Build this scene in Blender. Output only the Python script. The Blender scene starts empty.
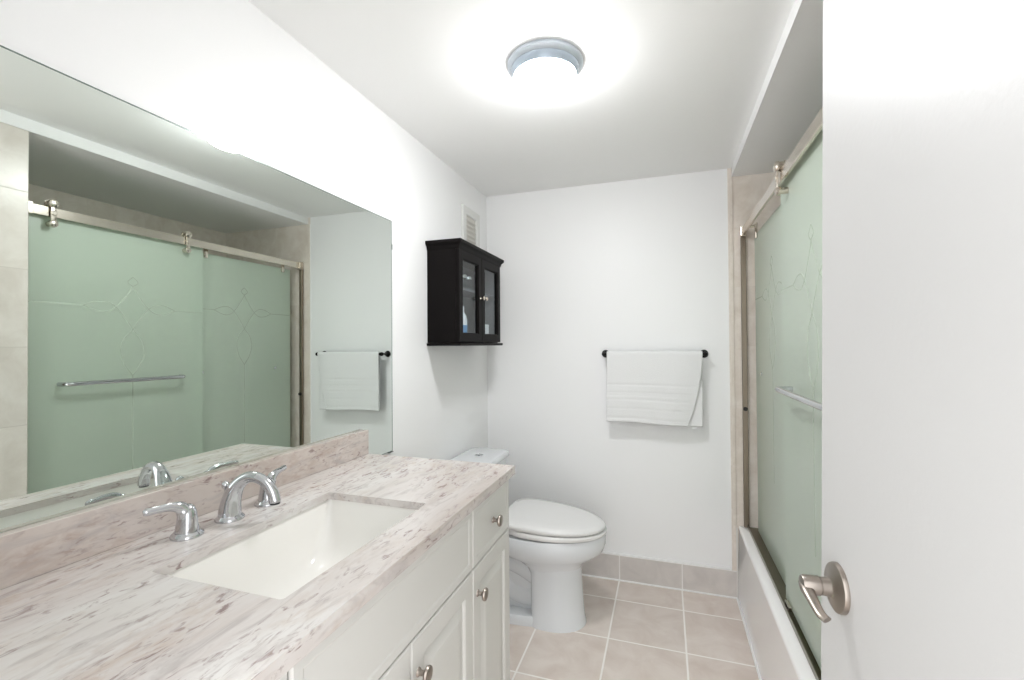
import bpy, bmesh, math, random
from mathutils import Vector, Matrix

sc = bpy.context.scene
COL = sc.collection
random.seed(7)
PI = math.pi

# ------------------------------------------------------------------ camera
cam_data = bpy.data.cameras.new('camera')
cam_data.sensor_width = 36.0
cam_data.lens = 457.03 * 36.0 / 1024.0
cam_data.clip_start = 0.02
cam = bpy.data.objects.new('camera', cam_data)
COL.objects.link(cam)
_r = Vector((0.94845, 0.31685, -0.006976)).normalized()
_f = Vector((-0.31677, 0.94844, 0.010803)).normalized()
_u = _r.cross(_f).normalized()
_r = _f.cross(_u).normalized()
cam.matrix_world = Matrix(((_r.x, _u.x, -_f.x, 1.0241), (_r.y, _u.y, -_f.y, 0.0),
                           (_r.z, _u.z, -_f.z, 1.3), (0, 0, 0, 1)))
sc.camera = cam

# ------------------------------------------------------------------ exposure, world, lamps
sc.view_settings.view_transform = 'Standard'
sc.view_settings.look = 'None'
sc.view_settings.gamma = 1.0
sc.view_settings.use_curve_mapping = False
sc.view_settings.exposure = 0.93
LAMP_STRENGTH = 52.0
world = bpy.data.worlds.new('world')
sc.world = world
world.use_nodes = True
world.node_tree.nodes['Background'].inputs[0].default_value = (0.97, 0.985, 1.0, 1)
world.node_tree.nodes['Background'].inputs[1].default_value = 1.65
# ------------------------------------------------------------------ sizes (metres)
D = 2.591          # far wall
XT = 1.3635        # plane of the tub apron
XB = 2.125         # back wall of the tub alcove
C = 2.2056         # ceiling
SOF = 2.159        # alcove ceiling
YN = 0.15          # near wall face
YA = 1.102         # near end of the alcove
HC = 0.9185        # counter top
CT = 0.027         # counter edge thickness
ST = 0.018         # slab thickness at the sink cut-out
CD = 0.571         # counter depth
YC = 1.3794        # counter end
T = 0.3239         # floor tile

# ------------------------------------------------------------------ materials
def lin(c):
    return tuple(((v / 255) / 12.92 if v / 255 <= .04045 else ((v / 255 + .055) / 1.055) ** 2.4) for v in c) + (1,)

def new_mat(name):
    m = bpy.data.materials.new(name)
    m.use_nodes = True
    return m, m.node_tree, m.node_tree.nodes['Principled BSDF']

def plain(name, rgb, rough=.5, metal=0.0, bump=0.0, bscale=200, coat=0.0, var=0.0, vscale=3.0, spec=.5):
    m, nt, b = new_mat(name)
    b.inputs['Base Color'].default_value = lin(rgb)
    b.inputs['Roughness'].default_value = rough
    b.inputs['Metallic'].default_value = metal
    b.inputs['Coat Weight'].default_value = coat
    b.inputs['Specular IOR Level'].default_value = spec
    geo = nt.nodes.new('ShaderNodeNewGeometry')
    nz = nt.nodes.new('ShaderNodeTexNoise')
    nz.inputs['Scale'].default_value = vscale
    nz.inputs['Detail'].default_value = 4
    nt.links.new(geo.outputs['Position'], nz.inputs['Vector'])
    if var > 0:
        mx = nt.nodes.new('ShaderNodeMix'); mx.data_type = 'RGBA'
        a = lin(rgb)
        mx.inputs['A'].default_value = tuple(v * (1 - var) for v in a[:3]) + (1,)
        mx.inputs['B'].default_value = tuple(min(1, v * (1 + var)) for v in a[:3]) + (1,)
        nt.links.new(nz.outputs['Fac'], mx.inputs['Factor'])
        nt.links.new(mx.outputs['Result'], b.inputs['Base Color'])
    if bump > 0:
        n2 = nt.nodes.new('ShaderNodeTexNoise')
        n2.inputs['Scale'].default_value = bscale
        n2.inputs['Detail'].default_value = 3
        nt.links.new(geo.outputs['Position'], n2.inputs['Vector'])
        bp = nt.nodes.new('ShaderNodeBump')
        bp.inputs['Strength'].default_value = bump
        bp.inputs['Distance'].default_value = .002
        nt.links.new(n2.outputs['Fac'], bp.inputs['Height'])
        nt.links.new(bp.outputs['Normal'], b.inputs['Normal'])
    return m

def math_node(nt, op, a, b=None):
    n = nt.nodes.new('ShaderNodeMath'); n.operation = op
    for i, v in enumerate((a, b)):
        if v is None: continue
        if isinstance(v, (int, float)): n.inputs[i].default_value = v
        else: nt.links.new(v, n.inputs[i])
    return n.outputs[0]

def tile_mat(name, u, v, su, sv, ou, ov, c1, c2, grout, gw=.005, rough=.35, mottle=9.0, soft=(1, 1, 1), gbump=.25):
    """Stone-look tile with straight joints on the plane spanned by world axes u, v."""
    m, nt, b = new_mat(name)
    geo = nt.nodes.new('ShaderNodeNewGeometry')
    sep = nt.nodes.new('ShaderNodeSeparateXYZ')
    nt.links.new(geo.outputs['Position'], sep.inputs[0])
    masks, cells = [], []
    for ax, s, o in ((u, su, ou), (v, sv, ov)):
        t = math_node(nt, 'DIVIDE', math_node(nt, 'SUBTRACT', sep.outputs[ax], o), s)
        cells.append(math_node(nt, 'FLOOR', t))
        fr = math_node(nt, 'FRACT', t)
        e = math_node(nt, 'MINIMUM', fr, math_node(nt, 'SUBTRACT', 1.0, fr))
        masks.append(math_node(nt, 'MULTIPLY', e, s))
    edge = math_node(nt, 'MINIMUM', masks[0], masks[1])
    mr = nt.nodes.new('ShaderNodeMapRange')
    mr.inputs['From Min'].default_value = gw * .35
    mr.inputs['From Max'].default_value = gw * .65
    nt.links.new(edge, mr.inputs['Value'])
    cmb = nt.nodes.new('ShaderNodeCombineXYZ')
    nt.links.new(cells[0], cmb.inputs[0]); nt.links.new(cells[1], cmb.inputs[1])
    wn = nt.nodes.new('ShaderNodeTexWhiteNoise')
    nt.links.new(cmb.outputs[0], wn.inputs['Vector'])
    mp = nt.nodes.new('ShaderNodeMapping')
    mp.inputs['Scale'].default_value = soft
    addv = nt.nodes.new('ShaderNodeVectorMath'); addv.operation = 'MULTIPLY_ADD'
    nt.links.new(cmb.outputs[0], addv.inputs[0])
    addv.inputs[1].default_value = (3.7, 5.1, 0)
    nt.links.new(geo.outputs['Position'], addv.inputs[2])
    nt.links.new(addv.outputs[0], mp.inputs['Vector'])
    n1 = nt.nodes.new('ShaderNodeTexNoise')
    n1.inputs['Scale'].default_value = mottle; n1.inputs['Detail'].default_value = 6
    n1.inputs['Roughness'].default_value = .6; n1.inputs['Distortion'].default_value = .6
    nt.links.new(mp.outputs[0], n1.inputs['Vector'])
    ramp = nt.nodes.new('ShaderNodeValToRGB')
    ramp.color_ramp.elements[0].position = .32; ramp.color_ramp.elements[0].color = lin(c1)
    ramp.color_ramp.elements[1].position = .68; ramp.color_ramp.elements[1].color = lin(c2)
    nt.links.new(n1.outputs['Fac'], ramp.inputs[0])
    hsv = nt.nodes.new('ShaderNodeHueSaturation')
    nt.links.new(ramp.outputs[0], hsv.inputs['Color'])
    nt.links.new(math_node(nt, 'ADD', math_node(nt, 'MULTIPLY', wn.outputs['Value'], .07), .965), hsv.inputs['Value'])
    mx = nt.nodes.new('ShaderNodeMix'); mx.data_type = 'RGBA'
    mx.inputs['A'].default_value = lin(grout)
    nt.links.new(mr.outputs[0], mx.inputs['Factor'])
    nt.links.new(hsv.outputs[0], mx.inputs['B'])
    nt.links.new(mx.outputs['Result'], b.inputs['Base Color'])
    rr = nt.nodes.new('ShaderNodeMapRange')
    rr.inputs['To Min'].default_value = .85; rr.inputs['To Max'].default_value = rough
    nt.links.new(mr.outputs[0], rr.inputs['Value'])
    nt.links.new(rr.outputs[0], b.inputs['Roughness'])
    bp = nt.nodes.new('ShaderNodeBump')
    bp.inputs['Strength'].default_value = gbump; bp.inputs['Distance'].default_value = .002
    nt.links.new(mr.outputs[0], bp.inputs['Height'])
    nt.links.new(bp.outputs[0], b.inputs['Normal'])
    return m

def granite_mat(name, pink=0.0):
    m, nt, b = new_mat(name)
    geo = nt.nodes.new('ShaderNodeNewGeometry')
    def noise(scale, stretch, detail=6, rough=.6, dist=.8, off=0.0):
        mp = nt.nodes.new('ShaderNodeMapping')
        mp.inputs['Scale'].default_value = stretch
        mp.inputs['Rotation'].default_value = (0, 0, math.radians(7))
        mp.inputs['Location'].default_value = (off, off * .7, off * .3)
        nt.links.new(geo.outputs['Position'], mp.inputs['Vector'])
        n = nt.nodes.new('ShaderNodeTexNoise')
        n.inputs['Scale'].default_value = scale; n.inputs['Detail'].default_value = detail
        n.inputs['Roughness'].default_value = rough; n.inputs['Distortion'].default_value = dist
        nt.links.new(mp.outputs[0], n.inputs['Vector'])
        return n.outputs['Fac']
    def ramp(fac, stops):
        r = nt.nodes.new('ShaderNodeValToRGB')
        els = r.color_ramp.elements
        while len(els) < len(stops): els.new(.5)
        for e, (p, c) in zip(els, stops):
            e.position = p; e.color = c
        nt.links.new(fac, r.inputs[0]); return r.outputs[0]
    def mix(fac, a, c):
        x = nt.nodes.new('ShaderNodeMix'); x.data_type = 'RGBA'
        nt.links.new(fac, x.inputs['Factor'])
        if isinstance(a, tuple): x.inputs['A'].default_value = a
        else: nt.links.new(a, x.inputs['A'])
        if isinstance(c, tuple): x.inputs['B'].default_value = c
        else: nt.links.new(c, x.inputs['B'])
        return x.outputs['Result']
    W, K = (1, 1, 1, 1), (0, 0, 0, 1)
    if pink > 0:
        base = ramp(noise(7, (1.5, .35, 1.0)), [(.3, lin((189, 179, 171))), (.52, lin((201, 191, 184))), (.75, lin((215, 208, 203)))])
    else:
        base = ramp(noise(7, (1.5, .3, 1.0)), [(.3, lin((192, 182, 175))), (.46, lin((206, 199, 195))), (.7, lin((217, 214, 211)))])
    # tan / pink cloudy patches
    patch = ramp(noise(6, (1.4, .55, 1), off=3.1), [(.48, K), (.64, (.8, .8, .8, 1))])
    fine = ramp(noise(60, (1.3, .5, 1.1), off=1.7, dist=.5), [(.42, K), (.62, W)])
    pm = nt.nodes.new('ShaderNodeMix'); pm.data_type = 'RGBA'; pm.blend_type = 'MULTIPLY'
    pm.inputs['Factor'].default_value = 1
    nt.links.new(patch, pm.inputs['A']); nt.links.new(fine, pm.inputs['B'])
    col = mix(pm.outputs['Result'], base, lin((194, 179, 168)) if pink == 0 else lin((180, 162, 151)))
    # grey white streaks
    col = mix(ramp(noise(26, (1.5, .32, 1.3), off=8.0, dist=1.0), [(.52, K), (.68, (.8, .8, .8, 1))]), col, lin((181, 173, 170)))
    # purple grey flecks, elongated along the slab
    reg = ramp(noise(6.0, (1.5, .45, 1), off=12.0), [(.40, K), (.56, W)])
    fl = ramp(noise(62, (1.4, .42, 1.3), off=5.0, dist=1.0), [(.54, K), (.65, W)])
    fm = nt.nodes.new('ShaderNodeMix'); fm.data_type = 'RGBA'; fm.blend_type = 'MULTIPLY'
    fm.inputs['Factor'].default_value = 1
    nt.links.new(reg, fm.inputs['A']); nt.links.new(fl, fm.inputs['B'])
    col = mix(fm.outputs['Result'], col, lin((148, 131, 128)))
    nt.links.new(col, b.inputs['Base Color'])
    b.inputs['Roughness'].default_value = .22
    b.inputs['Specular IOR Level'].default_value = .45
    return m

def outer_fresnel(nt, ior):
    """Fresnel weight on faces met from outside, none on faces met from within the pane."""
    fr = nt.nodes.new('ShaderNodeFresnel'); fr.inputs[0].default_value = ior
    geo = nt.nodes.new('ShaderNodeNewGeometry')
    return math_node(nt, 'MULTIPLY', fr.outputs[0], math_node(nt, 'SUBTRACT', 1.0, geo.outputs['Backfacing']))

def glass_mat(name):
    """Green tinted frosted glass: scatters light through and from its face."""
    m, nt, b = new_mat(name)
    nt.nodes.remove(b)
    out = nt.nodes['Material Output']
    dif = nt.nodes.new('ShaderNodeBsdfDiffuse'); dif.inputs[0].default_value = lin((220, 231, 218))
    trn = nt.nodes.new('ShaderNodeBsdfTranslucent'); trn.inputs[0].default_value = lin((240, 248, 236))
    ref = nt.nodes.new('ShaderNodeBsdfRefraction'); ref.inputs[0].default_value = lin((226, 243, 227))
    ref.inputs['Roughness'].default_value = .42; ref.inputs['IOR'].default_value = 1.03
    m1 = nt.nodes.new('ShaderNodeMixShader'); m1.inputs[0].default_value = .36
    nt.links.new(dif.outputs[0], m1.inputs[1]); nt.links.new(trn.outputs[0], m1.inputs[2])
    m2 = nt.nodes.new('ShaderNodeMixShader'); m2.inputs[0].default_value = .25
    nt.links.new(m1.outputs[0], m2.inputs[1]); nt.links.new(ref.outputs[0], m2.inputs[2])
    gl = nt.nodes.new('ShaderNodeBsdfGlossy'); gl.inputs['Roughness'].default_value = .28
    m3 = nt.nodes.new('ShaderNodeMixShader')
    nt.links.new(outer_fresnel(nt, 1.7), m3.inputs[0])
    nt.links.new(m2.outputs[0], m3.inputs[1]); nt.links.new(gl.outputs[0], m3.inputs[2])
    nt.links.new(m3.outputs[0], out.inputs[0])
    return m

def clear_glass_mat(name):
    m, nt, b = new_mat(name)
    nt.nodes.remove(b)
    out = nt.nodes['Material Output']
    tr = nt.nodes.new('ShaderNodeBsdfTransparent'); tr.inputs[0].default_value = (.93, .96, .97, 1)
    gl = nt.nodes.new('ShaderNodeBsdfGlossy'); gl.inputs['Roughness'].default_value = .02
    mx = nt.nodes.new('ShaderNodeMixShader')
    nt.links.new(outer_fresnel(nt, 1.5), mx.inputs[0])
    nt.links.new(tr.outputs[0], mx.inputs[1]); nt.links.new(gl.outputs[0], mx.inputs[2])
    nt.links.new(mx.outputs[0], out.inputs[0])
    return m

def mirror_mat(name):
    m, nt, b = new_mat(name)
    b.inputs['Base Color'].default_value = (.75, .80, .765, 1)
    b.inputs['Metallic'].default_value = 1.0
    b.inputs['Roughness'].default_value = 0.0
    return m

def lamp_mat(name):
    m, nt, b = new_mat(name)
    b.inputs['Base Color'].default_value = (.9, .9, .9, 1)
    b.inputs['Roughness'].default_value = .3
    b.inputs['Emission Color'].default_value = (.975, .985, 1.0, 1)
    b.inputs['Emission Strength'].default_value = LAMP_STRENGTH
    return m

M = dict(
    wall=plain('wall_paint', (245, 245, 245), .42, bump=.05, bscale=260, var=.006),
    ceiling=plain('ceiling_paint', (250, 250, 249), .6, bump=.08, bscale=180, var=.006),
    trim=plain('white_gloss_trim', (246, 246, 245), .35),
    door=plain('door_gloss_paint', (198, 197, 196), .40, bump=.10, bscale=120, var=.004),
    floor=tile_mat('floor_tile', 0, 1, T, T, 1.098, 2.387, (213, 199, 189), (230, 220, 212), (250, 246, 241), .0075, .33, 7.0),
    base=tile_mat('base_tile', 0, 2, T, .40, 1.100, -.262, (203, 197, 193), (219, 213, 208), (240, 237, 234), .006, .3, 8.0),
    base_y=tile_mat('base_tile_side', 1, 2, T, .40, 2.387, -.262, (203, 197, 193), (219, 213, 208), (240, 237, 234), .006, .3, 8.0),
    tile_far=tile_mat('alcove_tile_end', 0, 2, .305, .305, 1.348, .37, (220, 209, 197), (238, 230, 221), (228, 219, 209), .003, .3, 11.0, gbump=.1),
    tile_side=tile_mat('alcove_tile_side', 1, 2, .305, .305, 1.102, .37, (220, 209, 197), (238, 230, 221), (228, 219, 209), .003, .3, 11.0, gbump=.1),
    tile_stub=tile_mat('pier_tile', 1, 2, .405, .305, 1.102, .085, (212, 204, 194), (228, 222, 214), (204, 197, 188), .003, .3, 10.0, gbump=.1),
    grout=plain('white_caulk', (224, 221, 216), .55),
    granite=granite_mat('granite_top'),
    granite_back=granite_mat('granite_backsplash', 1.0),
    vanity=plain('vanity_white_lacquer', (214, 213, 209), .35),
    porcelain=plain('white_porcelain', (229, 232, 235), .09, coat=.4),
    basin=plain('sink_porcelain', (238, 236, 231), .10, coat=.3),
    tub=plain('tub_enamel', (248, 247, 246), .13, coat=.3),
    seat=plain('seat_plastic', (232, 231, 230), .22),
    chrome=plain('chrome', (205, 207, 210), .07, 1.0),
    nickel=plain('brushed_nickel', (160, 151, 143), .33, 1.0, bump=.03, bscale=600),
    polished=plain('polished_nickel', (216, 207, 195), .17, 1.0),
    track=plain('dark_track_metal', (128, 122, 106), .3, 1.0),
    jamb=plain('jamb_metal', (150, 138, 124), .3, 1.0),
    black_wood=plain('espresso_wood', (15, 12, 12), .5, bump=.04, bscale=90, var=.2, vscale=12, spec=.10),
    cab_inside=plain('cabinet_lining', (112, 115, 118), .6),
    black_metal=plain('oil_rubbed_black_metal', (26, 25, 25), .35, .7),
    towel=plain('white_terry_cloth', (236, 236, 236), .95, bump=.9, bscale=420, spec=.1),
    pan=plain('lamp_pan_metal', (196, 204, 212), .3, .25),
    pan_band=plain('lamp_pan_band', (168, 180, 192), .3, .25),
    bulb=lamp_mat('lit_lamp_diffuser'),
    frost=glass_mat('frosted_green_glass'),
    etch=plain('etched_line', (186, 198, 181), .45),
    clear=clear_glass_mat('clear_glass'),
    mirror=mirror_mat('mirror_silver'),
    mirror_edge=plain('mirror_edge', (118, 132, 126), .2, .3),
    rubber=plain('dark_rubber', (42, 40, 38), .6),
    vent=plain('vent_paint', (228, 228, 225), .45),
    vent_panel=plain('vent_panel_beige', (214, 211, 204), .6),
    white_plastic=plain('white_plastic', (232, 234, 236), .3),
    blue_label=plain('blue_label', (92, 146, 196), .4),
    hose=plain('braided_hose', (120, 122, 126), .4, .6),
    drain_dark=plain('aerator_dark_metal', (60, 60, 62), .35, .8),  # dark grey metal of the aerator
)

# ------------------------------------------------------------------ mesh helpers
def obj(name, bm, mat, parent=None, smooth=False, label=None, angle=38):
    bmesh.ops.recalc_face_normals(bm, faces=bm.faces[:])
    off = Vector(parent_origin(parent)) if parent else Vector((0, 0, 0))
    if parent is not None:
        bmesh.ops.translate(bm, verts=bm.verts[:], vec=-off)
    me = bpy.data.meshes.new(name)
    bm.to_mesh(me); bm.free()
    mats = mat if isinstance(mat, (list, tuple)) else [mat]
    for x in mats: me.materials.append(M[x])
    if smooth:
        me.polygons.foreach_set('use_smooth', [True] * len(me.polygons))
        me.set_sharp_from_angle(angle=math.radians(angle))
    o = bpy.data.objects.new(name, me)
    COL.objects.link(o)
    if parent is not None: o.parent = parent
    if label: o['label'] = label
    return o

def parent_origin(p):
    v = Vector((0, 0, 0))
    while p is not None:
        v += p.location; p = p.parent
    return v

def thing(name, label, cat, loc=(0, 0, 0), group=None):
    o = bpy.data.objects.new(name, None)
    o.empty_display_size = .05
    COL.objects.link(o)
    o.location = loc
    return tag(o, label, cat, group)

def tag(o, label, cat, group=None):
    o['label'] = label; o['category'] = cat
    if group: o['group'] = group
    return o

def struct(name, bm, mat, smooth=False):
    o = obj(name, bm, mat, None, smooth)
    o['kind'] = 'structure'
    return o

def BM(): return bmesh.new()

def box(bm, x0, x1, y0, y1, z0, z1, bev=0.0, seg=2):
    vs = [bm.verts.new(p) for p in ((x0, y0, z0), (x1, y0, z0), (x1, y1, z0), (x0, y1, z0), (x0, y0, z1), (x1, y0, z1), (x1, y1, z1), (x0, y1, z1))]
    fs = [bm.faces.new([vs[i] for i in f]) for f in ((0, 3, 2, 1), (4, 5, 6, 7), (0, 1, 5, 4), (1, 2, 6, 5), (2, 3, 7, 6), (3, 0, 4, 7))]
    if bev > 0:
        es = list({e for f in fs for e in f.edges})
        bmesh.ops.bevel(bm, geom=es, offset=bev, segments=seg, affect='EDGES', profile=.5)
    return bm

def loft(bm, rings, cap0=True, cap1=True, closed=True):
    rs = [[bm.verts.new(p) for p in r] for r in rings]
    n = len(rs[0])
    for a, b in zip(rs, rs[1:]):
        for i in range(n if closed else n - 1):
            j = (i + 1) % n
            bm.faces.new((a[i], a[j], b[j], b[i]))
    if cap0: bm.faces.new(rs[0][::-1])
    if cap1: bm.faces.new(rs[-1])
    return rs

def frame(axis):
    axis = Vector(axis).normalized()
    t = Vector((0, 0, 1)) if abs(axis.z) < .9 else Vector((1, 0, 0))
    a = axis.cross(t).normalized(); b = axis.cross(a).normalized()
    return a, b, axis

def lathe(bm, centre, axis, profile, seg=32, cap0=True, cap1=True):
    """profile: (radius, distance along axis) from first to last."""
    a, b, w = frame(axis); c = Vector(centre)
    rings = []
    for r, h in profile:
        r = max(r, 1e-4)
        rings.append([c + w * h + (a * math.cos(2 * PI * i / seg) + b * math.sin(2 * PI * i / seg)) * r for i in range(seg)])
    loft(bm, rings, cap0, cap1)
    return bm

def tube(bm, pts, radii, seg=16, flat=None):
    pts = [Vector(p) for p in pts]
    if isinstance(radii, (int, float)): radii = [radii] * len(pts)
    tang = []
    for i in range(len(pts)):
        a = pts[max(0, i - 1)]; b = pts[min(len(pts) - 1, i + 1)]
        tang.append((b - a).normalized())
    n, _, _ = frame(tang[0])
    rings = []
    for i, p in enumerate(pts):
        n = (n - tang[i] * n.dot(tang[i])).normalized()
        b = tang[i].cross(n)
        fl = flat[i] if flat else 1.0
        rings.append([p + (n * math.cos(2 * PI * k / seg) + b * math.sin(2 * PI * k / seg) * fl) * radii[i] for k in range(seg)])
    loft(bm, rings)
    return bm

def smooth_path(pts, n=8):
    """Catmull-Rom through tuples of any length."""
    out = []
    P = [pts[0]] + list(pts) + [pts[-1]]
    for i in range(1, len(P) - 2):
        p0, p1, p2, p3 = P[i - 1], P[i], P[i + 1], P[i + 2]
        for k in range(n):
            t = k / n
            out.append(tuple(.5 * (2 * b + (c - a) * t + (2 * a - 5 * b + 4 * c - d) * t * t + (3 * b - a - 3 * c + d) * t ** 3)
                             for a, b, c, d in zip(p0, p1, p2, p3)))
    out.append(tuple(pts[-1]))
    return out

def rrect(x0, x1, y0, y1, r, z, n=6):
    pts = []
    for cx, cy, a0 in ((x1 - r, y1 - r, 0), (x0 + r, y1 - r, PI / 2), (x0 + r, y0 + r, PI), (x1 - r, y0 + r, 1.5 * PI)):
        for k in range(n + 1):
            a = a0 + PI / 2 * k / n
            pts.append(Vector((cx + r * math.cos(a), cy + r * math.sin(a), z)))
    return pts

def panel_front(bm, xb, y0, y1, z0, z1, prof):
    """Cabinet front facing +x: profile of (inset, depth) rectangles."""
    rings = []
    for ins, dx in prof:
        rings.append([Vector((xb + dx, y0 + ins, z0 + ins)), Vector((xb + dx, y1 - ins, z0 + ins)), Vector((xb + dx, y1 - ins, z1 - ins)), Vector((xb + dx, y0 + ins, z1 - ins))])
    loft(bm, rings)
    return bm

# ------------------------------------------------------------------ the room
TH = .12
struct('floor', box(BM(), -TH, XB + TH, -1.3, D + TH, -.1, 0), 'floor')
struct('ceiling', box(BM(), -TH, XT, YN - TH, D + TH, C, C + .1), 'ceiling')
# dropped ceiling over the tub, its white edge towards the room
struct('ceiling_alcove', box(BM(), XT, XB + TH, YN - TH, D + TH, SOF, C + .1), 'ceiling')
struct('trim_1', box(BM(), XT - .004, XT, YN, D, SOF - .001, C, .0), 'trim')
struct('wall_left', box(BM(), -TH, 0, YN - TH, D + TH, 0, C), 'wall')
struct('wall_far', box(BM(), 0, 1.340, D, D + TH, 0, C), 'wall')
bm = BM()
box(bm, 1.340, XB + TH, D, D + TH, 0, C)
struct('wall_alcove_far', bm, 'tile_far')
struct('wall_alcove_back', box(BM(), XB, XB + TH, YA, D, 0, SOF), 'tile_side')
struct('wall_right', box(BM(), XT, XB + TH, YN - TH, YA, 0, SOF), 'tile_stub')
# near wall with the doorway the picture is taken through
bm = BM()
box(bm, 0, .55, YN - TH, YN, 0, C); box(bm, .55, XT, YN - TH, YN, 2.06, C)
box(bm, 1.33, XT, YN - TH, YN, 0, 2.06)
struct('wall_near', bm, 'wall')
# tiled skirting on the far wall with a bead of white caulk on it
struct('baseboard_far', box(BM(), 0, XT, D - .009, D, 0, .138, .0015, 1), 'base')
struct('trim_2', box(BM(), 0, 1.336, D - .010, D, .138, .1455), 'trim')
struct('trim_3', box(BM(), 0, XT, D - .015, D - .009, 0, .007), 'trim')
struct('baseboard_left', box(BM(), 0, .009, YC + .005, D - .014, 0, .138, .0015, 1), 'base_y')
# upright tile strip between painted wall and tub
struct('trim_4', box(BM(), 1.340, 1.3635, D - .006, D, .138, SOF, .001, 1), 'tile_far')
struct('trim_5', box(BM(), 1.336, 1.340, D - .003, D, .145, SOF), 'trim')
struct('trim_6', box(BM(), XT - .007, XT + .0002, YA, D - .0155, 0, .009), 'trim')
struct('trim_7', box(BM(), XT - .003, XT + .004, D - .0115, D - .0095, 0, .36), 'grout')

# ------------------------------------------------------------------ the white door standing open at the right
DA = math.radians(4.9)
DL = .667
door = thing('door_1', 'white slab door standing open at the right edge', 'door', (1.310, .150, 0))
del door['category']; del door['label']
door['kind'] = 'structure'
def door_local(bm):
    lean = Matrix(((1, 0, .015, -.0203), (0, 1, 0, 0), (0, 0, 1, 0), (0, 0, 0, 1)))
    bmesh.ops.transform(bm, matrix=Matrix.Translation(door.location) @ Matrix.Rotation(DA, 4, 'Z') @ lean, verts=bm.verts[:])
    return bm
bm = BM(); box(bm, 0, .035, 0, DL, .012, 2.035, .0015, 2)
obj('door_slab', door_local(bm), 'door', door)
HY, HZ = DL - .060, .957
hd = bpy.data.objects.new('door_handle', None); COL.objects.link(hd); hd.parent = door
for sx, x0 in ((-1, 0), (1, .035)):
    bm = BM()
    lathe(bm, (x0, HY, HZ), (sx, 0, 0), [(.0335, 0), (.0335, .003), (.0325, .006), (.028, .0085), (.016, .010), (.0125, .013), (.0120, .024)], 40)
    obj('rose', door_local(bm), 'nickel', hd, True)
    bm = BM()
    lathe(bm, (x0, HY, HZ), (sx, 0, 0), [(.0105, .022), (.0105, .025), (.0130, .0255), (.0130, .044), (.0115, .047), (.006, .048)], 32)
    pts = smooth_path([(x0 + sx * .040, HY + .006, HZ, .0090), (x0 + sx * .043, HY - .010, HZ - .002, .0090), (x0 + sx * .044, HY - .032, HZ - .006, .0074), (x0 + sx * .044, HY - .056, HZ - .010, .0066), (x0 + sx * .040, HY - .066, HZ - .012, .0064)], 6)
    tube(bm, [p[:3] for p in pts], [p[3] for p in pts], 16, [.5] * len(pts))
    obj('lever', door_local(bm), 'nickel', hd, True)

# ------------------------------------------------------------------ vanity cabinet
XF = .537   # plane the fronts are hung on
vt = thing('vanity_cabinet', 'long white bathroom vanity cabinet with round knobs under the granite top', 'cabinet', (.27, .765, 0))
zt = HC - CT
bm = BM()
box(bm, .008, .018, .168, 1.366, .10, zt); box(bm, .018, XF, .168, .186, 0, zt); box(bm, .018, XF, 1.348, 1.366, 0, zt)
box(bm, .018, XF - .002, .186, 1.348, .10, .118)
for a, b_ in ((.186, .200), (.468, .488), (1.066, 1.086), (1.334, 1.348)): box(bm, XF - .02, XF, a, b_, .10, zt)
box(bm, XF - .02, XF, .186, 1.348, zt - .018, zt + .008); box(bm, XF - .02, XF, .186, 1.348, .715, .739); box(bm, XF - .02, XF, .186, 1.348, .10, .125)
obj('carcass', bm, 'vanity', vt)
obj('toe_kick', box(BM(), XF - .075, XF - .06, .186, 1.348, 0, .10), 'vanity', vt)
RAISED = [(0, 0), (0, .016), (.003, .019), (.045, .019), (.049, .0165), (.051, .0125), (.058, .0125), (.082, .0185), (.090, .0190)]
SLAB = [(0, 0), (0, .015), (.004, .019), (.020, .019), (.024, .0172), (.030, .0172)]
def knob(y, z, parent):
    bm = BM()
    lathe(bm, (XF + .019, y, z), (1, 0, 0), [(.009, 0), (.0085, .002), (.0055, .005), (.005, .012), (.008, .015), (.0150, .018), (.0162, .021), (.0150, .0245), (.009, .0265), (.0001, .027)], 28)
    return obj('knob', bm, 'nickel', parent, True)
ZS, ZB, ZTOP, G = .727, .115, zt - .006, .0015
for y0, y1, ky in ((.172, .478, None), (1.076, 1.364, None)):
    d = obj('drawer', panel_front(BM(), XF, y0 + G, y1 - G, ZS + G, ZTOP, SLAB), 'vanity', vt)
    knob((y0 + y1) / 2, .803, d)
obj('false_front', panel_front(BM(), XF, .478 + G, 1.076 - G, ZS + G, ZTOP, SLAB), 'vanity', vt)
for y0, y1, ky in ((.172, .478, .452), (.478, .777, .752), (.777, 1.076, .803), (1.076, 1.364, 1.105)):
    d = obj('cabinet_door', panel_front(BM(), XF, y0 + G, y1 - G, ZB, ZS - G, RAISED), 'vanity', vt)
    knob(ky, .655, d)

# ------------------------------------------------------------------ granite top with backsplash
SX0, SX1, SY0, SY1 = .190, .474, .546, .985
ct = thing('countertop', 'pale granite vanity top with pinkish grey streaks around the sink', 'countertop', (.28, .77, HC - ST))
bm = BM()
def slab_with_hole(bm, outer, inner, z0, z1, chamfer=.002):
    loops = []
    for pts in (outer, inner):
        vs = [bm.verts.new((p.x, p.y, z1)) for p in pts]
        loops.append([bm.edges.new((vs[i], vs[(i + 1) % len(vs)])) for i in range(len(vs))])
    r = bmesh.ops.triangle_fill(bm, edges=loops[0] + loops[1], use_beauty=True)
    fs = [g for g in r['geom'] if isinstance(g, bmesh.types.BMFace)]
    e = bmesh.ops.extrude_face_region(bm, geom=fs)
    vs = [g for g in e['geom'] if isinstance(g, bmesh.types.BMVert)]
    bmesh.ops.translate(bm, verts=vs, vec=(0, 0, z0 - z1))
outer = [Vector(p) for p in ((.007, .1515, 0), (CD, .1515, 0), (CD, YC, 0), (.007, YC, 0))]
slab_with_hole(bm, outer, rrect(SX0, SX1, SY0, SY1, .007, 0), HC - ST, HC)
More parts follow.
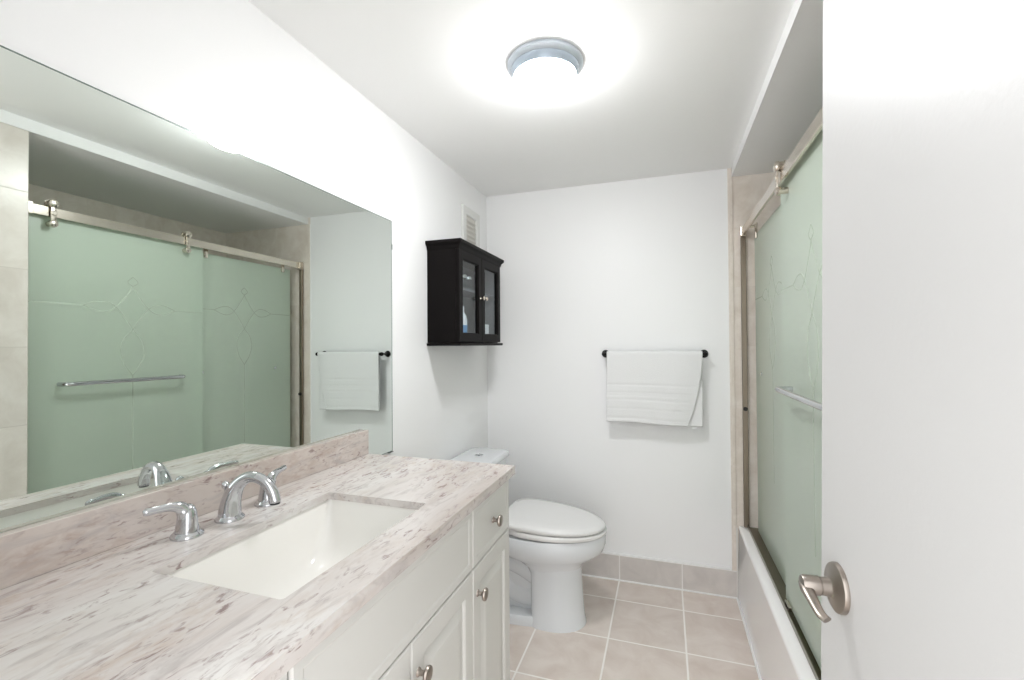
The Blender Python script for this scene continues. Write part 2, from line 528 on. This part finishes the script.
box(bm, XF + .0195, CD, .1515, YC, zt, HC - ST); box(bm, .007, XF + .0195, 1.3665, YC, zt, HC - ST)
obj('slab', bm, 'granite', ct)
obj('backsplash', box(BM(), .007, .0262, .1515, 1.402 - .024, HC, HC + .0845, .0012, 1), 'granite_back', ct)

# ------------------------------------------------------------------ sink
sk = thing('sink', 'white rectangular undermount sink set into the granite top', 'sink', (.33, .765, .75))
bm = BM()
zr = HC - ST - .0005
rings = [rrect(SX0 - .02, SX1 + .02, SY0 - .02, SY1 + .02, .03, zr), rrect(SX0 - .004, SX1 + .004, SY0 - .004, SY1 + .004, .010, zr),
         rrect(SX0 - .002, SX1 + .002, SY0 - .002, SY1 + .002, .012, zr - .01), rrect(SX0 + .006, SX1 - .004, SY0 + .02, SY1 - .02, .03, zr - .06),
         rrect(SX0 + .016, SX1 - .012, SY0 + .045, SY1 - .045, .04, zr - .105), rrect(SX0 + .035, SX1 - .035, SY0 + .085, SY1 - .085, .045, zr - .128),
         rrect(SX0 + .07, SX1 - .08, SY0 + .15, SY1 - .15, .045, zr - .134)]
loft(bm, rings, False, True)
o = obj('basin', bm, 'basin', sk, True, angle=60)
md = o.modifiers.new('thickness', 'SOLIDIFY'); md.thickness = .008; md.offset = -1
bm = BM(); lathe(bm, (.325, .765, zr - .1345), (0, 0, 1), [(.024, 0), (.024, .003), (.020, .0045), (.017, .003), (.016, .004), (.010, .006), (.0001, .0065)], 32)
obj('drain', bm, 'chrome', sk, True)

# ------------------------------------------------------------------ faucet
fa = thing('faucet', 'chrome widespread faucet with arched spout and two lever handles behind the sink', 'faucet', (.106, .766, HC))
bm = BM()
FL = [(.029, 0), (.0295, .003), (.028, .006), (.025, .0085), (.0235, .011), (.0001, .0112)]
lathe(bm, (.106, .766, HC), (0, 0, 1), FL, 36)
SA = math.radians(11)
def sw(d, z, r): return (.106 + d * math.cos(SA), .766 + d * math.sin(SA), HC + z, r)
pts = smooth_path([sw(0, .008, .0235), sw(.001, .028, .0215), sw(.007, .053, .0185), sw(.021, .078, .0150), sw(.043, .093, .0125),
                   sw(.066, .0935, .0115), sw(.087, .083, .0113), sw(.101, .066, .0118), sw(.107, .050, .0123), sw(.108, .042, .0126)], 6)
tube(bm, [p[:3] for p in pts], [p[3] for p in pts], 24)
obj('spout', bm, 'chrome', fa, True)
bm = BM(); lathe(bm, sw(.108, .042, 0)[:3], (0, 0, -1), [(.0105, 0), (.0105, .004), (.008, .0045)], 20)
obj('aerator', bm, 'drain_dark', fa, True)
bm = BM()
tube(bm, [(.077, .779, HC), (.077, .779, HC + .062)], .0026, 10)
lathe(bm, (.077, .779, HC + .060), (0, 0, 1), [(.003, 0), (.007, .003), (.0088, .009), (.007, .014), (.003, .017), (.0001, .0175)], 20)
obj('lift_rod', bm, 'chrome', fa, True)
for y0, s in ((.672, -1), (.870, 1)):
    bm = BM()
    lathe(bm, (.104, y0, HC), (0, 0, 1), FL, 36)
    lathe(bm, (.104, y0, HC + .008), (0, 0, 1), [(.0215, 0), (.020, .012), (.0175, .030), (.0165, .040), (.013, .050), (.006, .056), (.0001, .057)], 32)
    h = obj('handle', bm, 'chrome', fa, True)
    bm = BM()
    pts = smooth_path([(.104, y0 + .004 * s, HC + .036, .013), (.104, y0 + .010 * s, HC + .058, .0125), (.101, y0 + .028 * s, HC + .067, .0085), (.095, y0 + .048 * s, HC + .0685, .0070), (.089, y0 + .066 * s, HC + .0685, .0072), (.087, y0 + .072 * s, HC + .068, .0045)], 6)
    tube(bm, [p[:3] for p in pts], [p[3] for p in pts], 18, [1.0 if i < 6 else .8 for i in range(len(pts))])
    obj('lever', bm, 'chrome', h, True)

# ------------------------------------------------------------------ mirror
mi = thing('wall_mirror', 'large frameless wall mirror above the granite backsplash', 'mirror', (.003, .86, .887))
bm = BM(); box(bm, .0005, .0055, .1525, 1.5585, .887, 1.793)
for f in bm.faces: f.material_index = 0 if f.normal.x > .9 or f.calc_center_median().x > .005 else 1
obj('mirror_glass', bm, ['mirror', 'mirror_edge'], mi)
bm = BM()
box(bm, .0055, .0059, 1.5560, 1.5585, .8895, 1.793); box(bm, .0055, .0059, .1525, 1.5560, 1.7905, 1.793); box(bm, .0055, .0059, .1525, 1.5585, .887, .8895)
obj('polished_edge', bm, 'mirror_edge', mi)
for y, z, w, h in ((1.5595, 1.69, .0025, .022), (1.545, .8845, .03, .0025)):
    bm = BM(); box(bm, .0002, .0085, y - w / 2, y + w / 2, z - h / 2, z + h / 2, .0006, 1)
    obj('clip', bm, 'rubber' if z < 1 else 'chrome', mi)

# ------------------------------------------------------------------ black wall cabinet
WY0, WY1, WD, WZ0, WZ1 = 1.850, 2.387, .160, 1.300, 1.762
wc = thing('wall_cabinet', 'small black wooden wall cabinet with two glass doors above the toilet', 'cabinet', (.08, (WY0 + WY1) / 2, WZ0))
bm = BM()
xb = WD - .018
box(bm, .001, xb, WY0, WY0 + .015, WZ0 + .012, WZ1 - .02); box(bm, .001, xb, WY1 - .015, WY1, WZ0 + .012, WZ1 - .02)
box(bm, .001, xb, WY0 + .015, WY1 - .015, WZ0 + .012, WZ0 + .035); box(bm, .001, xb, WY0 + .015, WY1 - .015, WZ1 - .045, WZ1 - .02)
obj('carcass', bm, 'black_wood', wc)
obj('back_panel', box(BM(), .001, .007, WY0 + .015, WY1 - .015, WZ0 + .035, WZ1 - .045), 'cab_inside', wc)
bm = BM()
prof = [(0, WZ1 - .03), (.003, WZ1 - .026), (.006, WZ1 - .014), (.013, WZ1 - .006), (.017, WZ1 - .003), (.017, WZ1 + .010), (.015, WZ1 + .012)]
loft(bm, [[Vector((.001, WY0 - e, z)), Vector((WD + e, WY0 - e, z)), Vector((WD + e, WY1 + e, z)), Vector((.001, WY1 + e, z))] for e, z in prof])
obj('crown', bm, 'black_wood', wc)
bm = BM(); box(bm, .001, WD + .010, WY0 - .010, WY1 + .010, WZ0 - .002, WZ0 + .011, .003, 2)
obj('base_board', bm, 'black_wood', wc)
SHELF = 1.572
obj('added_side_panel', box(BM(), .0075, xb - .004, WY1 - .017, WY1 - .0152, WZ0 + .0355, WZ1 - .0455), 'cab_inside', wc)  # grey panel added over the black side to brighten the interior
obj('shelf', box(BM(), .008, xb - .012, WY0 + .016, WY1 - .0175, SHELF - .012, SHELF), 'cab_inside', wc)
ym = (WY0 + WY1) / 2
for y0, y1, ky in ((WY0 + .002, ym - .001, ym - .018), (ym + .001, WY1 - .002, ym + .018)):
    bm = BM(); st = .038; z0, z1 = WZ0 + .015, WZ1 - .028
    def ring(i, x): return [Vector((x, y0 + i, z0 + i)), Vector((x, y1 - i, z0 + i)), Vector((x, y1 - i, z1 - i)), Vector((x, y0 + i, z1 - i))]
    rs = loft(bm, [ring(0, xb + .001), ring(0, WD - .002), ring(.002, WD), ring(st, WD), ring(st + .005, WD - .006), ring(st + .005, xb + .001)], False, False)
    n = 4
    for i in range(n): bm.faces.new((rs[-1][i], rs[-1][(i + 1) % n], rs[0][(i + 1) % n], rs[0][i]))
    d = obj('cabinet_door', bm, 'black_wood', wc)
    obj('glass_pane', box(BM(), xb + .004, xb + .007, y0 + st + .0045, y1 - st - .0045, z0 + st + .0045, z1 - st - .0045), 'clear', d)
    bm = BM(); lathe(bm, (WD, ky, 1.532), (1, 0, 0), [(.006, 0), (.004, .003), (.004, .010), (.009, .014), (.0105, .019), (.008, .023), (.0001, .0245)], 24)
    obj('knob', bm, 'polished', d, True)
# what stands in it
zf = WZ0 + .0352
bt = thing('bottle', 'white bottle with a blue label behind the left glass door', 'bottle', (.112, 1.985, zf))
bm = BM()
def oval(cx, cy, rx, ry, z, n=24): return [Vector((cx + rx * math.cos(2 * PI * i / n), cy + ry * math.sin(2 * PI * i / n), z)) for i in range(n)]
loft(bm, [oval(.112, 1.985, .020, .030, zf), oval(.112, 1.985, .022, .032, zf + .006), oval(.112, 1.985, .022, .032, zf + .085), oval(.112, 1.985, .018, .025, zf + .105), oval(.112, 1.985, .010, .012, zf + .120), oval(.112, 1.985, .009, .010, zf + .128)])
obj('body', bm, 'white_plastic', bt, True)
bm = BM(); loft(bm, [oval(.112, 1.985, .0226, .0326, zf + .015), oval(.112, 1.985, .0226, .0326, zf + .06)], False, False)
obj('paper_label', bm, 'blue_label', bt, True, 'blue label band')
bm = BM(); loft(bm, [oval(.112, 1.985, .0095, .0105, zf + .128), oval(.112, 1.985, .0095, .0105, zf + .146), oval(.112, 1.985, .006, .006, zf + .152)])
obj('cap', bm, 'white_plastic', bt, True)
bx = thing('carton', 'small white carton standing behind the right glass door', 'box', (.115, 2.245, zf))
bm = BM(); box(bm, .096, .134, 2.214, 2.276, zf, zf + .062, .002, 2); obj('body', bm, 'white_plastic', bx)
bm = BM(); box(bm, .095, .135, 2.213, 2.277, zf + .062, zf + .074, .003, 2); obj('lid', bm, 'white_plastic', bx)
for yy, lab in ((1.990, 'small clear glass jar on the upper shelf, nearer the outer stile'), (2.056, 'small clear glass jar on the upper shelf, nearer the middle stile')):
    g = thing('glass_jar', lab, 'jar', (.112, yy, SHELF), 'glass jars on the cabinet shelf')
    bm = BM(); lathe(bm, (.112, yy, SHELF + .0005), (0, 0, 1), [(.022, 0), (.025, .004), (.025, .036), (.019, .044), (.019, .048)], 24, True, False)
    obj('body', bm, 'clear', g, True)
    bm = BM(); lathe(bm, (.112, yy, SHELF + .0487), (0, 0, 1), [(.021, 0), (.021, .012), (.019, .014)], 24)
    obj('lid', bm, 'chrome', g, True)

# ------------------------------------------------------------------ vent plate above the cabinet
vy0, vy1, vz0, vz1 = 2.222, 2.452, 1.80, 2.055
ve = thing('wall_vent', 'white framed wall vent high on the wall above the black cabinet', 'vent', (.005, (vy0 + vy1) / 2, vz0))
bm = BM()
def vring(i, x): return [Vector((x, vy0 + i, vz0 + i)), Vector((x, vy1 - i, vz0 + i)), Vector((x, vy1 - i, vz1 - i)), Vector((x, vy0 + i, vz1 - i))]
rs = loft(bm, [vring(0, .0005), vring(0, .010), vring(.004, .014), vring(.040, .014), vring(.044, .010), vring(.044, .0005)], False, False)
obj('frame', bm, 'vent', ve)
bm = BM(); box(bm, .0006, .003, vy0 + .0445, vy1 - .0445, vz0 + .0445, vz1 - .0445)
for k in range(6):
    z = vz0 + .058 + k * .026
    q = [Vector((.003, vy0 + .046, z)), Vector((.009, vy0 + .046, z - .008)), Vector((.009, vy0 + .046, z - .006)), Vector((.003, vy0 + .046, z + .004))]
    loft(bm, [q, [p + Vector((0, vy1 - vy0 - .092, 0)) for p in q]])
obj('louvre_panel', bm, 'vent_panel', ve)

# ------------------------------------------------------------------ toilet
TY = 2.145
to = thing('toilet', 'white two piece toilet with closed lid between vanity and far wall', 'toilet', (.38, TY, 0))
def egg(xb, xf, hw, z, n=48, xw=None, pb=2.4, pf=2.0, tilt=0.0):
    xw = xb + (xf - xb) * .42 if xw is None else xw
    out = []
    for i in range(n):
        t = 2 * PI * i / n
        c, s = math.cos(t), math.sin(t)
        p = pf if c > 0 else pb
        a = (xf - xw) if c > 0 else (xw - xb)
        x = xw + math.copysign(abs(c) ** (2 / p), c) * a
        y = TY + math.copysign(abs(s) ** (2 / p), s) * hw
        out.append(Vector((x, y, z + tilt * (xf - x))))
    return out
bm = BM()
loft(bm, [egg(.40, .628, .105, .225), egg(.38, .642, .114, .262), egg(.32, .672, .135, .298), egg(.252, .716, .167, .324), egg(.226, .746, .184, .350), egg(.214, .756, .1895, .380), egg(.212, .758, .190, .412), egg(.215, .755, .187, .425)])
box(bm, .06, .30, TY - .105, TY + .105, .30, .420, .025, 4)
obj('bowl', bm, 'porcelain', to, True, angle=50)
bm = BM()
loft(bm, [egg(.41, .664, .120, 0.0, pb=4), egg(.41, .663, .120, .012, pb=4), egg(.412, .657, .116, .035, pb=4), egg(.413, .652, .114, .09, pb=4), egg(.413, .646, .112, .18, pb=4), egg(.412, .642, .112, .25, pb=4), egg(.40, .645, .116, .280, pb=3.5)])
loft(bm, [egg(.10, .60, .118, 0.0, pb=4), egg(.10, .60, .118, .030, pb=4), egg(.105, .595, .110, .042, pb=4)])
pts = smooth_path([(.45, .20), (.36, .245), (.27, .265), (.20, .225), (.185, .15), (.19, .03)], 6)
tube(bm, [(x, TY, z) for x, z in pts], .068, 24)
pts = smooth_path([(.45, .10), (.36, .10), (.29, .13), (.25, .19)], 6)
tube(bm, [(x, TY, z) for x, z in pts], .060, 24)
box(bm, .2, .45, TY - .045, TY + .045, .03, .3, .02, 3)
obj('pedestal', bm, 'porcelain', to, True, angle=50)
TL = .055
bm = BM()
loft(bm, [egg(.262, .757, .188, .428, tilt=TL * .3), egg(.258, .762, .191, .432, tilt=TL * .4), egg(.258, .762, .191, .441, tilt=TL * .6), egg(.262, .757, .188, .445, tilt=TL * .7)])
obj('seat', bm, 'seat', to, True)
bm = BM()
loft(bm, [egg(.283, .750, .184, .4485, tilt=TL * .7, pb=4.5, xw=.46), egg(.279, .757, .189, .453, tilt=TL * .8, pb=4.5, xw=.46), egg(.279, .757, .189, .461, tilt=TL, pb=4.5, xw=.46), egg(.283, .750, .184, .468, tilt=TL, pb=4.5, xw=.46), egg(.305, .72, .160, .473, tilt=TL, pb=4, xw=.46), egg(.35, .65, .11, .4755, tilt=TL, pb=4, xw=.46)])
obj('lid', bm, 'seat', to, True, angle=50)
for s in (-1, 1):
    bm = BM(); box(bm, .222, .262, TY + s * .075 - .02, TY + s * .075 + .02, .422, .466, .008, 3)
    obj('hinge', bm, 'seat', to, True)
bm = BM()
loft(bm, [rrect(.035, .205, TY - .165, TY + .165, .04, .395), rrect(.02, .210, TY - .178, TY + .178, .04, .43), rrect(.014, .219, TY - .188, TY + .188, .04, .705)])
obj('tank', bm, 'porcelain', to, True, angle=50)
bm = BM()
loft(bm, [rrect(.012, .226, TY - .195, TY + .195, .035, .7055), rrect(.008, .231, TY - .199, TY + .199, .036, .711), rrect(.008, .231, TY - .199, TY + .199, .036, .728), rrect(.012, .227, TY - .195, TY + .195, .034, .735), rrect(.03, .21, TY - .178, TY + .178, .03, .7375)])
tl = obj('tank_lid', bm, 'porcelain', to, True, angle=50)
bm = BM(); lathe(bm, (.121, TY + .018, .7375), (0, 0, 1), [(.021, 0), (.0215, .003), (.019, .005), (.0175, .003), (.017, .004), (.008, .0052), (.0001, .0055)], 28)
obj('flush_button', bm, 'chrome', tl, True)
bm = BM()
pts = smooth_path([(.008, TY - .24, .17), (.05, TY - .24, .17), (.075, TY - .235, .2), (.085, TY - .21, .28), (.09, TY - .16, .36), (.09, TY - .15, .41)], 6)
tube(bm, pts, .006, 10)
sp = obj('supply_hose', bm, 'hose', to, True)
bm = BM(); lathe(bm, (.0095, TY - .24, .17), (1, 0, 0), [(.028, 0), (.026, .004), (.011, .008), (.011, .04), (.0001, .041)], 24)
obj('stop_valve', bm, 'chrome', sp, True)

# ------------------------------------------------------------------ towel bar and towel
BY, BZ = D - .072, 1.247
tb = thing('towel_bar', 'black metal towel bar with round ends on the far wall', 'towel bar', (.963, D - .04, BZ))
bm = BM(); tube(bm, [(.700, BY, BZ), (1.222, BY, BZ)], .0075, 16); obj('bar', bm, 'black_metal', tb, True)
for x in (.711, 1.2185):
    bm = BM(); lathe(bm, (x, D - .0005, BZ), (0, -1, 0), [(.020, 0), (.0215, .004), (.0195, .009), (.011, .013), (.008, .018), (.007, .055), (.0095, .060), (.0125, .068), (.0125, .076), (.0095, .081), (.0001, .084)], 28)
    obj('post', bm, 'black_metal', tb, True)
tw = thing('towel', 'white folded towel hanging over the black bar', 'towel', (.965, BY, .88))
bm = BM()
X0, X1 = .726, 1.2055
NU, rr = 90, .0125
prof = []
ZBF, ZBB = .884, .880
nf = 60
for k in range(nf + 1): prof.append(('f', ZBF + (BZ - ZBF) * k / nf))
for k in range(1, 12): prof.append(('a', PI - PI * k / 12))
for k in range(nf + 1): prof.append(('b', BZ - (BZ - ZBB) * k / nf))
grid = []
for kind, v in prof:
    row = []
    for i in range(NU + 1):
        u = i / NU
        if kind == 'f':
            h = (BZ - v) / (BZ - ZBF)
            right = X1 - .078 * max(0, h - .05) ** 1.9
            x = X0 + (right - X0) * u - .004 * h
            bulge = -.007 * h + .005 * h * (math.sin(u * 9.5 + .6) * .6 + math.sin(u * 17) * .25) + .012 * h * (.5 + .5 * math.sin(u * 3.1))
            band = 0.0
            z = v + .004 * math.sin(u * 5) * h - .005 * u * h
            for zc, wd, am in ((1.083, .003, .0022), (1.040, .0025, .0025), (1.030, .002, .002), (1.020, .002, .002), (1.004, .003, .0022), (.955, .0025, .002), (.905, .004, .003)):
                band -= am * math.exp(-((v - zc) / wd) ** 2)
            k = min(1, max(0, (u - .72) / .28)) ** 2 * min(1, h * 3)
            yf = BY - rr - bulge - band
            yb = BY + rr - .012 * h - .0105
            row.append(bm.verts.new((x, yf + (yb - yf) * k, z)))
        elif kind == 'a':
            row.append(bm.verts.new((X0 + (X1 - X0) * u, BY + rr * math.cos(v), BZ + rr * math.sin(v))))
        else:
            h = (BZ - v) / (BZ - ZBB)
            row.append(bm.verts.new((X0 + .003 + (X1 - X0 - .003) * u, BY + rr - .012 * h + .002 * math.sin(u * 8) * h, v - .006 * u * h)))
    grid.append(row)
for a, b_ in zip(grid, grid[1:]):
    for i in range(NU): bm.faces.new((a[i], a[i + 1], b_[i + 1], b_[i]))
o = obj('cloth', bm, 'towel', tw, True, angle=80)
md = o.modifiers.new('thickness', 'SOLIDIFY'); md.thickness = .005; md.offset = 0
bm = BM(); box(bm, 1.150, 1.178, BY + .0, BY + .002, .862, .882); obj('care_tag', bm, 'towel', tw)

# ------------------------------------------------------------------ ceiling light
LX, LY = .668, 1.420
cl = thing('ceiling_light', 'round flush ceiling lamp with a metal ring and lit white diffuser', 'ceiling light', (LX, LY, C))
bm = BM(); lathe(bm, (LX, LY, C - .0005), (0, 0, -1), [(.118, 0), (.121, .004), (.121, .012), (.117, .017), (.113, .019), (.110, .022)], 64)
obj('pan', bm, 'pan', cl, True)
bm = BM(); lathe(bm, (LX, LY, C - .0225), (0, 0, -1), [(.1085, 0), (.1085, .004), (.104, .020), (.1005, .024)], 64)
obj('band', bm, 'pan_band', cl, True)
bm = BM()
lathe(bm, (LX, LY, C - .0466), (0, 0, -1), [(.0995, 0)] + [(.0995 * math.cos(a), .004 + .038 * math.sin(a)) for a in [PI / 2 * k / 12 for k in range(13)]], 64)
obj('diffuser', bm, 'bulb', cl, True)

# ------------------------------------------------------------------ bathtub
tu = thing('bathtub', 'white alcove bathtub behind the sliding glass doors', 'bathtub', (1.74, 1.85, 0))
bm = BM()
RZ = .3696
y0, y1, x0, x1 = YA + .001, D - .001, XT, XB - .001
rings = [rrect(x0, x1, y0, y1, .004, 0.001), rrect(x0 + .010, x1, y0, y1, .004, RZ - .03), rrect(x0 + .0085, x1, y0, y1, .004, RZ - .02), rrect(x0 + .009, x1, y0, y1, .004, RZ - .006), rrect(x0 + .014, x1 - .004, y0 + .004, y1 - .004, .004, RZ),
         rrect(x0 + .105, x1 - .075, y0 + .09, y1 - .11, .12, RZ), rrect(x0 + .112, x1 - .082, y0 + .098, y1 - .12, .12, RZ - .008),
         rrect(x0 + .14, x1 - .11, y0 + .14, y1 - .22, .12, .15), rrect(x0 + .18, x1 - .15, y0 + .18, y1 - .28, .10, .09), rrect(x0 + .25, x1 - .22, y0 + .26, y1 - .36, .08, .08)]
loft(bm, rings, True, True)
obj('tub_shell', bm, 'tub', tu, True, angle=50)

# ------------------------------------------------------------------ sliding shower doors
GX = 1.430     # room side panel
GX2 = 1.455    # panel behind it
fr = thing('shower_door_track', 'brushed metal rail, side channels and sill track of the shower doors', 'shower frame', (GX, 1.85, RZ))
bm = BM(); box(bm, 1.400, 1.412, YA + .002, D - .008, 1.846, 1.886, .002, 2)
obj('header_rail', bm, 'polished', fr)
for y, s in ((D - .0065, -1), (YA + .0005, 1)):
    bm = BM(); box(bm, 1.394, 1.422, min(y, y + .030 * s), max(y, y + .030 * s), 1.842, 1.892, .003, 2)
    obj('end_bracket', bm, 'polished', fr)
    bm = BM()
    ya, yb = min(y, y + .016 * s), max(y, y + .016 * s)
    box(bm, 1.396, 1.420, ya, yb, RZ, 1.840, .0015, 1)
    obj('side_channel', bm, 'jamb', fr)
bm = BM()
box(bm, 1.411, 1.474, YA + .02, D - .025, RZ + .0002, RZ + .006); box(bm, 1.411, 1.415, YA + .02, D - .025, RZ + .006, RZ + .018)
box(bm, 1.470, 1.474, YA + .02, D - .025, RZ + .006, RZ + .018)
obj('sill_track', bm, 'track', fr)
bm = BM(); box(bm, GX - .017, GX - .0045, 1.775, 1.825, RZ + .019, RZ + .034, .002, 2); box(bm, GX - .017, GX - .0142, 1.775, 1.825, RZ + .0002, RZ + .034)
obj('door_guide', bm, 'polished', fr)
bm = BM(); lathe(bm, (1.408, D - .0230, .968), (0, -1, 0), [(.010, 0), (.011, .004), (.009, .012), (.0001, .015)], 20)
obj('bumper', bm, 'rubber', fr, True)

def ribbon(bm, pts, xg, w=.0045, t=.0006):
    n = len(pts)
    L, R = [], []
    for i, (y, z) in enumerate(pts):
        a = pts[max(0, i - 1)]; b_ = pts[min(n - 1, i + 1)]
        dy, dz = b_[0] - a[0], b_[1] - a[1]; l = math.hypot(dy, dz) or 1
        ny, nz = -dz / l * w / 2, dy / l * w / 2
        L.append((y + ny, z + nz)); R.append((y - ny, z - nz))
    rings = [[Vector((xg, l[0], l[1])), Vector((xg, r[0], r[1])), Vector((xg - t, r[0], r[1])), Vector((xg - t, l[0], l[1]))] for l, r in zip(L, R)]
    loft(bm, rings)

def etched(yc, zc, ya, yb, xg, parent):
    bm = BM()
    # two crossing waves that make a lozenge and side eyes
    for s in (1, -1):
        for side in (-1, 1):
            path = smooth_path([(yc, zc + s * .105), (yc + side * .022, zc + s * .066), (yc + side * .066, zc + s * .006), (yc + side * .105, zc - s * .022), (yc + side * .15, zc - s * .021), (yc + side * .20, zc)], 8)
            path = [p for p in path if ya < p[0] < yb]
            if len(path) > 2: ribbon(bm, path, xg)
    # pointed ends above and below, drop shape and stem
    for side in (-1, 1):
        ribbon(bm, smooth_path([(yc, zc - .105), (yc + side * .038, zc - .15), (yc + side * .052, zc - .21), (yc + side * .036, zc - .27), (yc, zc - .325)], 8), xg)
        ribbon(bm, smooth_path([(yc, zc + .105), (yc + side * .022, zc + .125), (yc, zc + .150)], 8), xg)
    ribbon(bm, [(yc, zc - .325), (yc, zc - .55), (yc, zc - .80)], xg)
    for side in (-1, 1):
        e = ya if side < 0 else yb
        if (e - (yc + side * .20)) * side > .01: ribbon(bm, [(yc + side * .20, zc), (e, zc)], xg)
    return obj('etched_pattern', bm, 'etch', parent)

# room side panel
PA0, PA1 = YA + .022, 1.868
pa = thing('shower_door', 'frosted green glass sliding shower door hung on rollers, room side panel with towel bar', 'shower door', (GX, (PA0 + PA1) / 2, RZ), 'frosted shower doors')
bm = BM(); box(bm, GX - .004, GX + .004, PA0, PA1, RZ + .020, 1.888, .001, 1)
g = obj('glass_panel', bm, 'frost', pa)
etched(1.515, 1.490, PA0 + .004, PA1 - .004, GX - .0041, pa)
for y in (1.195, 1.762):
    bm = BM()
    lathe(bm, (1.384, y, 1.902), (1, 0, 0), [(.010, 0), (.017, .003), (.0185, .008), (.0185, .014), (.016, .0145), (.016, .030), (.0185, .0305), (.0185, .036), (.0001, .037)], 28)
    box(bm, 1.390, 1.396, y - .010, y + .010, 1.815, 1.905, .002, 2)
    lathe(bm, (1.386, y, 1.818), (1, 0, 0), [(.009, 0), (.0145, .003), (.0155, .009), (.0155, .016), (.011, .0165), (.011, .0395)], 28)
    lathe(bm, (1.386, y, 1.862), (1, 0, 0), [(.008, 0), (.010, .002), (.010, .010), (.0001, .011)], 24)
    obj('roller', bm, 'polished', pa, True)
BZ2 = 1.146
bm = BM()
pts = smooth_path([(GX - .004, 1.232, BZ2), (GX - .03, 1.233, BZ2), (GX - .047, 1.247, BZ2), (GX - .050, 1.277, BZ2), (GX - .050, 1.45, BZ2), (GX - .050, 1.69, BZ2), (GX - .047, 1.725, BZ2), (GX - .03, 1.739, BZ2), (GX - .004, 1.740, BZ2)], 6)
tube(bm, pts, .0092, 18)
obj('towel_rail', bm, 'chrome', pa, True)

# panel behind, at the far end
PB0, PB1 = 1.798, 2.520
pb = thing('shower_door', 'frosted green glass shower door, inner panel fixed beside the far tiled wall', 'shower door', (GX2, (PB0 + PB1) / 2, RZ), 'frosted shower doors')
bm = BM(); box(bm, GX2 - .004, GX2 + .004, PB0, PB1, RZ + .008, 1.832, .001, 1)
obj('glass_panel', bm, 'frost', pb)
etched(2.155, 1.515, PB0 + .08, PB1 - .006, GX2 - .0041, pb)
for y in (1.90, 2.45):
    bm = BM(); lathe(bm, (1.413, y, 1.866), (1, 0, 0), [(.009, 0), (.009, .028)], 24)
    box(bm, GX2 - .014, GX2 - .0045, y - .011, y + .011, 1.805, 1.878, .002, 2)
    obj('hanger', bm, 'polished', pb, True)
bm = BM()
pts = smooth_path([(GX2 + .004, 1.88, 1.158), (GX2 + .04, 1.882, 1.158), (GX2 + .05, 1.91, 1.158), (GX2 + .05, 2.36, 1.158), (GX2 + .04, 2.386, 1.158), (GX2 + .004, 2.388, 1.158)], 6)
tube(bm, pts, .009, 16)
obj('towel_rail', bm, 'chrome', pb, True)
for y in (1.88, 2.388):
    bm = BM(); lathe(bm, (GX2 - .004, y, 1.158), (-1, 0, 0), [(.009, 0), (.009, .004), (.0001, .0055)], 20)
    obj('rail_cap', bm, 'chrome', pb, True)
